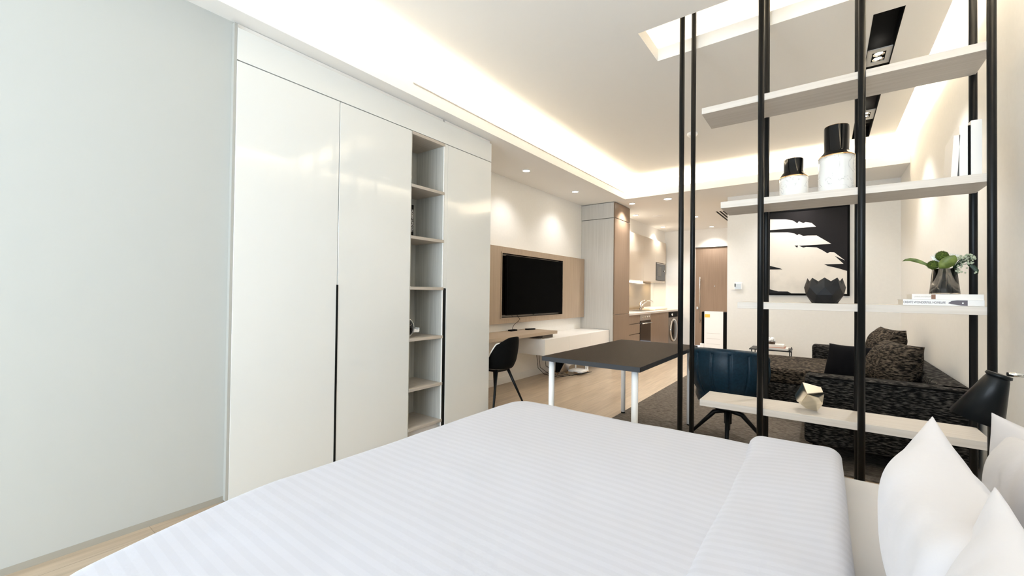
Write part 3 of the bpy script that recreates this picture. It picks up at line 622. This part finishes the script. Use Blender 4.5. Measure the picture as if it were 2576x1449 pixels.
# ------------------------------------------------------------------ side table by the back wall
t = thing('side_table', 'small black framed side table between the sofa and the back wall', 'side table', (-0.6, 7.05, 0))
MB().box(-0.86, -0.36, 6.86, 7.26, 0.452, 0.467, 0.002, 1).build('table_top', M_blackm, t)
for x in (-0.83, -0.375):
    for y in (6.87, 7.25):
        MB().box(x-0.006, x+0.006, y-0.006, y+0.006, FL if y > 6.95 else FL+0.0125, 0.452 if x < -0.5 else 0.485).build('leg', M_blackm, t)
def hbook(label, x0, x1, y0, y1, z0, z1, mc, mp, group, cat='book'):
    t = thing('book', label, cat, ((x0+x1)/2, (y0+y1)/2, z0), group)
    MB().box(x0, x1, y0, y1, z0, z0+0.003).box(x0, x1, y0, y1, z1-0.003, z1).box(x0, x1, y0, y0+0.003, z0+0.003, z1-0.003).build('cover', mc, t)
    MB().box(x0+0.004, x1-0.004, y0+0.003, y1-0.004, z0+0.003, z1-0.003).build('pages', mp, t)
    return t
M_page = mat('page_paper', (0.80, 0.76, 0.68), 0.8); M_cov = mat('cream_cover', (0.82, 0.79, 0.75), 0.5); M_covt = mat('terracotta_cover', (0.45, 0.24, 0.17), 0.5)
hbook('white book lying at the bottom of the side table stack', -0.74, -0.40, 6.90, 7.15, 0.4675, 0.492, M_cov, M_page, 'books on the side table')
hbook('reddish book lying in the middle of the side table stack', -0.72, -0.43, 6.92, 7.14, 0.4925, 0.503, M_covt, M_page, 'books on the side table')
hbook('white book lying on top of the side table stack', -0.71, -0.45, 6.93, 7.13, 0.5035, 0.535, M_cov, M_page, 'books on the side table')
t = thing('candle_jar', 'small glass jar with dark band and white flowers on the side table books', 'jar', (-0.60, 7.0, 0.535))
MB().lathe([(0.045, 0), (0.050, 0.03), (0.050, 0.035)], (-0.60, 7.0, 0.536), 20).build('jar', mat('brown_jar', (0.06, 0.035, 0.02), 0.2), t)
for k in range(9): MB().sphere((-0.60+0.03*math.cos(k*0.7), 7.0+0.03*math.sin(k*0.7), 0.590+0.012*(k % 3)), 0.018, 8).build('blossom', M_white, t)

# ------------------------------------------------------------------ the pole shelf
t = thing('pole_shelf', 'floor-to-ceiling open shelf of black poles and pale wood boards', 'shelf', (0, 3.2, 0))
YF, YR, PR = 3.05, 3.372, 0.0172
for x in (-0.803, -0.322, 0.168, 0.660):
    for y in (YF, YR):
        MB().tube((x, y, FL), (x, y, 3.42), PR, n=24).build('pole', M_blackm, t)
for x0, z in ((-0.673, 2.492), (-0.552, 1.836), (-0.450, 1.176), (-0.675, 0.512)):
    MB().box(x0, 0.668, YF, YR-0.012, z-0.042, z, 0.0012, 1).build('board', M_shelf, t)
S1, S2, S3, S4 = 2.492, 1.836, 1.176, 0.512

def bottle(cx, cyy, z0, rb, hb, rn, h, label):
    t = thing('ceramic_vase', label, 'vase', (cx, cyy, z0), 'marbled vases on the second shelf')
    sh = 0.02
    MB().lathe([(rb*0.93, 0), (rb, 0.012), (rb, hb*0.85), (rb*0.99, hb)], (cx, cyy, z0), 48).build('body', M_marble, t)
    MB().lathe([(rb*1.0, hb), (rb*1.005, hb+0.003), (rb*0.97, hb+0.008)], (cx, cyy, z0), 48, close=True).build('shoulder_rim', M_gold, t)
    MB().lathe([(rb*0.97, hb+0.007), (rn+0.012, hb+sh+0.004), (rn, hb+sh+0.02), (rn, h-0.012), (rn*0.985, h-0.003)], (cx, cyy, z0), 48, close=True).build('neck', M_blackg, t)
    MB().lathe([(rn*0.985, h-0.004), (rn*0.95, h), (rn*0.90, h-0.002), (rn*0.90, h-0.05), (rn*0.3, h-0.06)], (cx, cyy, z0), 48, close=True).build('mouth_rim', M_gold, t)
bottle(-0.157, 3.18, S2+0.0005, 0.077, 0.125, 0.053, 0.245, 'smaller marbled white vase with short black neck on the second shelf')
bottle(0.058, 3.18, S2+0.0005, 0.090, 0.215, 0.061, 0.405, 'taller marbled white vase with black neck on the second shelf')

# upright books on the second shelf
def vbook(label, x0, x1, h, mc, lean=0.0, y0=3.11, y1=3.30):
    t = thing('book', label, 'book', ((x0+x1)/2, 3.2, S2), 'upright books on the second shelf')
    R = Matrix.Translation((x1, 0, S2+0.0008)) @ Matrix.Rotation(lean, 4, 'Y') @ Matrix.Translation((-x1, 0, -S2-0.0008))
    MB().box(x0, x0+0.003, y0, y1, S2+0.0008, S2+h).box(x1-0.003, x1, y0, y1, S2+0.0008, S2+h).box(x0+0.003, x1-0.003, y0, y0+0.003, S2+0.0008, S2+h).xf(R).build('cover', mc, t)
    MB().box(x0+0.003, x1-0.003, y0+0.003, y1-0.004, S2+0.003, S2+h-0.004).xf(R).build('pages', M_page, t)
M_bw = mat('white_cover', (0.80, 0.79, 0.77), 0.45)
vbook('slim cream book leaning at the left of the upright books', 0.528, 0.552, 0.225, M_cov, 0.05)
vbook('white upright book left of the thin black one', 0.560, 0.590, 0.272, M_bw)
vbook('thin black upright book between two white books', 0.5915, 0.5995, 0.268, M_black)
vbook('tallest white upright book nearest the wall pole', 0.601, 0.640, 0.290, M_bw)

# faceted bowl
def faceted(cx, cyy, z0, label):
    t = thing('faceted_bowl', label, 'vase', (cx, cyy, z0))
    mb = MB(); n = 8
    rows = [(0.064, 0.0, 0), (0.100, 0.050, 0.5), (0.103, 0.095, 0)]
    def ring(r, z, o): return [mb.bm.verts.new((cx+r*math.cos(2*PI*(k+o)/n), cyy+r*math.sin(2*PI*(k+o)/n), z0+z)) for k in range(n)]
    rg_ = [ring(*q) for q in rows]
    tipv = ring(0.086, 0.154, 0); val = ring(0.079, 0.132, 0.5); mid = ring(0.092, 0.112, 0.5)
    inn = ring(0.060, 0.02, 0); inm = ring(0.074, 0.08, 0.5)
    F = mb.bm.faces.new
    for k in range(n):
        k1 = (k+1) % n
        F((rg_[0][k], rg_[0][k1], rg_[1][k])); F((rg_[0][k1], rg_[1][k1], rg_[1][k]))
        F((rg_[1][k], rg_[1][k1], rg_[2][k1])); F((rg_[1][k], rg_[2][k1], rg_[2][k]))
        F((rg_[2][k], rg_[2][k1], mid[k])); F((rg_[2][k], mid[k], tipv[k])); F((rg_[2][k1], tipv[k1], mid[k]))
        F((mid[k], val[k], tipv[k])); F((mid[k], tipv[k1], val[k]))
        F((tipv[k], val[k], inm[k])); F((val[k], tipv[k1], inm[k]))
        F((tipv[k1], inm[k1], inm[k])); F((inm[k], inm[k1], inn[k1])); F((inm[k], inn[k1], inn[k]))
    F(rg_[0][::-1]); F(inn)
    mb.build('body', mat('matt_black_ceramic', (0.010, 0.010, 0.011), 0.42), t)
faceted(0.002, 3.20, S3+0.0005, 'matt black faceted ceramic bowl with jagged rim on the third shelf')

# books lying on the third shelf, with a glass vase of flowers on top
GB = 'books lying on the third shelf'
t = hbook('white book with printed spine title, bottom of the third shelf pile', 0.342, 0.640, 3.075, 3.31, S3+0.0006, S3+0.031, M_bw, M_page, GB)
FR = lambda x, y, z: Matrix.Translation((x, y, z)) @ Matrix.Rotation(PI/2, 4, 'X')
M_ink = mat('grey_ink', (0.12, 0.11, 0.13), 0.6)
text('spine_title', 'CREATE WONDERFUL HOMELIFE', M_ink, t, 0.0165, FR(0.423, 3.0745, S3+0.0158), xs=0.66)
MB().poly([(0.512, 3.0745, S3+0.014), (0.525, 3.0745, S3+0.009), (0.560, 3.0745, S3+0.003), (0.582, 3.0745, S3+0.002), (0.582, 3.0745, S3+0.029), (0.545, 3.0745, S3+0.029), (0.525, 3.0745, S3+0.026)], (0, 0.0004, 0)).build('spine_patch', M_ink, t)
MB().box(0.562, 0.568, 3.0738, 3.0745, S3+0.012, S3+0.018).build('spine_mark', M_white, t)
t = hbook('cream book on top of the third shelf pile, under the glass vase', 0.378, 0.640, 3.085, 3.30, S3+0.0315, S3+0.060, M_cov, M_page, GB)
text('spine_title', 'LIVING INTERIORS', mat('pale_ink', (0.60, 0.55, 0.50), 0.6), t, 0.011, FR(0.42, 3.0845, S3+0.046), xs=0.75)
MB().box(0.452, 0.468, 3.0838, 3.085, S3+0.034, S3+0.058).build('spine_picture', mat('brown_print', (0.25, 0.13, 0.08), 0.6), t)

t = thing('glass_vase', 'smoked glass vase with greenery standing on the lying books', 'vase', (0.512, 3.19, S3+0.06))
vx, vy, vz = 0.518, 3.19, S3+0.0605
def glass(name, col):
    m = mat(name, col, 0.03, trans=1.0, ior=1.4); return m
MB().lathe([(0.060, 0.0), (0.0595, 0.004), (0.047, 0.136), (0.0445, 0.136), (0.0565, 0.006), (0.004, 0.006)], (vx, vy, vz), 48, close=False).build('glass', glass('smoked_glass', (0.74, 0.69, 0.61)), t)
MB().lathe([(0.0555, 0.0065), (0.0538, 0.030)], (vx, vy, vz), 40).build('dark_base', mat('dark_liquid', (0.01, 0.009, 0.008), 0.1), t)
M_leaf = mat('leaf_green', (0.10, 0.20, 0.035), 0.45); noise_col(M_leaf, (0.085, 0.12, 0.02), (0.19, 0.24, 0.055), nscale=30)
M_leafd = mat('dark_leaf', (0.02, 0.045, 0.02), 0.45); M_moss = mat('moss_green', (0.09, 0.18, 0.02), 0.9)
noise_col(M_moss, (0.022, 0.04, 0.004), (0.11, 0.16, 0.02), nscale=160, bump=1.0)
M_bud = mat('pale_buds', (0.45, 0.50, 0.36), 0.6); M_petal = mat('white_petal', (0.85, 0.86, 0.80), 0.5)
def leaf(pts, wid, m, nm='leaf', up=(0, -0.35, 1)):
    mb = MB(); P = [Vector(p) for p in pts]; n = len(P); L_ = []; R_ = []; U = Vector(up)
    ctr = []
    for i, p in enumerate(P):
        d = (P[min(i+1, n-1)] - P[max(i-1, 0)]).normalized(); s = d.cross(Vector((0, 1, 0.2))).normalized()
        k = i/(n-1); w_ = wid*math.sin(PI*min(0.98, 0.08+0.9*k))**0.8
        L_.append(mb.bm.verts.new(p + s*w_)); R_.append(mb.bm.verts.new(p - s*w_)); ctr.append(mb.bm.verts.new(p + Vector((0, 0.004, 0))))
    for i in range(n-1):
        for A, B in ((L_, ctr), (ctr, R_)):
            f = mb.bm.faces.new((A[i], A[i+1], B[i+1], B[i])); f.smooth = True
    return mb.build(nm, m, t, {'SOLIDIFY': {'thickness': 0.0012}})
def vp(x, z, y=3.17): return (x, y, z + H0)
leaf([vp(0.462, 0.168), vp(0.44, 0.186), vp(0.42, 0.198), vp(0.40, 0.207), vp(0.38, 0.212), vp(0.362, 0.210), vp(0.350, 0.203)], 0.010, M_leaf)
leaf([vp(0.498, 0.155, 3.15), vp(0.508, 0.175, 3.145), vp(0.522, 0.190, 3.14), vp(0.540, 0.210, 3.135), vp(0.548, 0.224, 3.13)], 0.030, M_leaf)
leaf([vp(0.60, 0.178), vp(0.62, 0.165), vp(0.632, 0.145), vp(0.637, 0.128)], 0.010, M_leafd)
leaf([vp(0.53, 0.16), vp(0.545, 0.185), vp(0.556, 0.20), vp(0.566, 0.228)], 0.006, M_petal, 'petal')
for k, (x, z) in enumerate(((0.468, 0.235), (0.478, 0.242), (0.458, 0.232), (0.488, 0.236))):
    leaf([vp(0.492, 0.19), vp((0.492+x)/2, (0.19+z)/2-0.003), vp(x, z)], 0.006, M_petal, 'petal')
for k in range(6):
    leaf([vp(0.53, 0.195, 3.19), vp(0.545+k*0.005, 0.225, 3.19), vp(0.54+k*0.007, 0.242-k*0.002, 3.19)], 0.005, M_petal, 'petal')
for c_, r in (((0.505, 3.165, H0+0.225), 0.026), ((0.470, 3.16, H0+0.178), 0.023)):
    mb = MB().sphere(c_, r, 28)
    for v in mb.bm.verts:
        n_ = (v.co - Vector(c_)).normalized(); v.co += n_*noise.noise(v.co*260)*0.003
    rr = random.Random(3)
    for k in range(260):
        a = rr.uniform(0, 2*PI); zz = rr.uniform(-1, 1); q = math.sqrt(1-zz*zz); n_ = Vector((q*math.cos(a), q*math.sin(a), zz))
        p = Vector(c_) + n_*r*0.97; mb.tube(p, p + n_*0.005, 0.0006, 0.0003, 4)
    mb.build('moss_ball', M_moss, t)
rr = random.Random(8); st = MB()
for k in range(95):
    x = rr.uniform(0.555, 0.628); z = 0.232 - abs(rr.gauss(0, 0.03)) - 0.35*abs(x-0.60) ; y = rr.uniform(3.145, 3.20)
    if k < 12: x = rr.uniform(0.555, 0.58); z = rr.uniform(0.135, 0.165)
    MB().sphere((x, y, H0+z), rr.uniform(0.0035, 0.006), 8).build('bud', M_bud, t)
    if k % 3 == 0: st.path([(0.545, 3.175, H0+0.15), ((0.545+x)/2, (3.175+y)/2, H0+(0.15+z)/2+0.012), (x, y, H0+z)], 0.0012, 5)
st.build('stems', M_leafd, t)
MB().path([(0.52, 3.19, vz+0.012), (0.535, 3.185, vz+0.08), (0.545, 3.175, vz+0.14)], 0.003, 6).path([(0.50, 3.2, vz+0.012), (0.505, 3.185, vz+0.10), (0.505, 3.17, vz+0.15)], 0.003, 6).build('stems', M_leafd, t)

# polished cube ornament on the lowest shelf
mb = MB(); s = 0.054
mb.box(-s, s, -s, s, -s, s)
cv = min(mb.bm.verts, key=lambda v: v.co.x + v.co.y + v.co.z)
top = [v for v in mb.bm.verts if v.co.x > 0 and v.co.y < 0 and v.co.z > 0] + [v for v in mb.bm.verts if v.co.x < 0 and v.co.y < 0 and v.co.z < 0]
bmesh.ops.bevel(mb.bm, geom=top, offset=0.045, segments=1, affect='VERTICES')
bmesh.ops.bevel(mb.bm, geom=list(mb.bm.edges), offset=0.0018, segments=2, affect='EDGES')
Rm = Matrix.Rotation(math.radians(28), 4, 'Y') @ Matrix.Rotation(math.radians(24), 4, 'X') @ Matrix.Rotation(math.radians(28), 4, 'Z')
mb.xf(Rm); zmin = min(v.co.z for v in mb.bm.verts)
mb.xf(Matrix.Translation((-0.070, 3.19, S4 + 0.0005 - zmin)))
tag(mb.build('cube_ornament', M_mirror), 'tilted polished metal cube ornament on the lowest shelf board', 'ornament')

# ------------------------------------------------------------------ bed
t = thing('bed', 'double bed with white fitted sheet along the right wall', 'bed', (-0.3, 1.05, 0))
BX0, BX1, BY0, BY1, BZ = -1.35, 0.78, 0.09, 1.90, 0.60
MB().box(BX0+0.06, BX1, BY0+0.06, BY1-0.06, FL, 0.30, 0.01, 2).build('base', M_greigel, t)
MB().box(BX0+0.03, BX1, BY0+0.02, BY1-0.02, 0.30, BZ, 0.05, 4).build('mattress', M_sheet, t)
MB().box(BX1, BX1+0.03, BY0-0.05, BY1+0.03, FL, 0.95, 0.008, 2).build('headboard', mat('grey_headboard', (0.20, 0.19, 0.18), 0.8), t)

def drape(x0, x1, y0, y1, ztop, R, r, dl, dr, dn, df, nx=130, ny=110, wr=0.004, seed=0, skew=False, taper=False, floor_z=0.2):
    """cloth on a rounded plan; extends beyond each side by arc length d* (left,right,near,far)"""
    mb = MB()
    def fn(u, v):
        X = (x0-dl) + u*((x1+dr)-(x0-dl)); Y = (y0-dn) + v*((y1+df)-(y0-dn))
        ix0, ix1, iy0, iy1 = x0+R, x1-R, y0+R, y1-R
        qx = min(max(X, ix0), ix1); qy = min(max(Y, iy0), iy1)
        dx, dy = X-qx, Y-qy; L_ = math.hypot(dx, dy)
        if L_ < 1e-6: px, py, z = X, Y, ztop
        else:
            ux, uy = dx/L_, dy/L_; e = L_-(R-r)
            if e <= 0: px, py, z = X, Y, ztop
            else:
                arc = PI*r/2
                if e < arc: q = (R-r)+r*math.sin(e/r); dz = r*(1-math.cos(e/r))
                else: q = R + (e-arc)*0.04; dz = r+(e-arc)
                px, py, z = qx+ux*q, qy+uy*q, ztop-dz
                if e > arc:
                    fold = 0.012*math.sin((X*1.0+Y*1.0)*14+seed)*min(1, (e-arc)*6); px += ux*fold; py += uy*fold
        w1 = noise.noise(Vector((px*2.2+seed, py*2.2, z)))*wr*1.6 + noise.noise(Vector((px*7+seed, py*5, z*3)))*wr*0.6
        if skew and px < -0.9: px += 0.29*max(0.0, 0.62-py)**1.3*min(1.0, (-0.9-px)/0.3)
        if taper:
            k = min(1.0, max(0.0, (px-x0)/(x1-x0))); z -= 0.030*(1-k)**1.2*min(1.0, max(0.0, (y1+0.02-py)/0.25))
        return Vector((px, py, max(z, floor_z) + w1))
    mb.grid(fn, nx, ny); return mb
t = thing('duvet', 'white striped cotton duvet spread over the bed', 'duvet', (-0.65, 1.05, BZ))
drape(-1.378, 0.02, 0.06, 1.925, 0.640, 0.13, 0.07, 0.32, 0.0, 0.30, 0.30, seed=2, skew=True).build('cover', M_duvet, t, {'SOLIDIFY': {'thickness': 0.012, 'offset': -1}})
drape(-0.235, 0.052, 0.05, 1.937, 0.680, 0.05, 0.035, 0.02, 0.02, 0.20, 0.14, nx=50, ny=120, wr=0.007, seed=5, floor_z=0.4, taper=True).build('folded_edge', M_duvet, t, {'SOLIDIFY': {'thickness': 0.03, 'offset': -1}})

GP = 'white pillows at the head of the bed'
def bed_pillow(label, o, xd, yd, Wd, Ht, T, seed, wr=0.012, **kw):
    tag(pillow_mb(Wd, Ht, T, seed, wr, 61, 45, **kw).xf(frame(o, xd, yd)).build('pillow', M_pillow, None, {'SUBSURF': {'levels': 1, 'render_levels': 1}}), label, 'pillow', GP)
# local z points to the head of the bed, so the plump side towards the foot is the back side
bed_pillow('upright white pillow whose pointed corner stands in front of the sofa', (0.185, 0.96, 0.79), (0, -1, 0), (0.03, 0, 1), 0.66, 0.345, 0.20, 1, back=0.5, pb=0.30)
bed_pillow('white pillow closest to the camera, folded corner overlapping the next pillow', (0.150, 0.50, 0.79), (-0.06, -1, 0), (0.08, 0, 1), 0.70, 0.355, 0.14, 5, back=0.5, pb=0.12)
bed_pillow('plump white pillow behind the upright pillow, under the lamp', (0.385, 1.30, 0.775), (0, -1, 0.20), (0.10, 0, 1), 0.80, 0.31, 0.17, 12)
bed_pillow('white pillow with thin crisp corner rearmost beside the lamp shade', (0.455, 1.56, 0.742), (0.35, -1, 0), (0.10, 0, 1), 0.50, 0.30, 0.09, 21, 0.006, pinch=0.12)

# ------------------------------------------------------------------ wall reading lamp
t = thing('reading_lamp', 'black conical reading lamp on a wall arm beside the bed', 'lamp', (0.81, 2.05, 0.97))
A = Vector((0.457, 2.05, H0-0.252)); B = Vector((0.406, 2.05, H0-0.402))
mm = frame(A, Vector((0, 1, 0)).cross((B-A).normalized()), (0, 1, 0))
mm = Matrix.Translation(A) @ (B-A).to_track_quat('Z', 'Y').to_matrix().to_4x4()
Lh = (B-A).length
MB().lathe([(0.026, 0.0), (0.030, 0.012), (0.066, Lh), (0.063, Lh), (0.027, 0.014), (0.004, 0.010)], (0, 0, 0), 40, close=False).xf(mm).build('lamp_shade', M_blackm, t)
MB().lathe([(0.030, -0.008), (0.032, 0.0), (0.027, 0.004)], (0, 0, 0), 30).xf(mm).build('cap', M_blackm, t)
MB().sphere(A + (B-A)*0.55, 0.022, 14).build('bulb', M_white, t)
MB().tube((0.475, 2.05, 0.972), (0.80, 2.05, 0.972), 0.006, n=10).build('arm', M_blackm, t)
MB().tube((0.478, 2.05, 0.972), (0.512, 2.05, 0.972), 0.007, n=10).build('joint', M_chrome, t)
MB().box(0.795, 0.814, 2.01, 2.09, 0.93, 1.01, 0.003, 1).build('wall_plate', M_blackm, t)
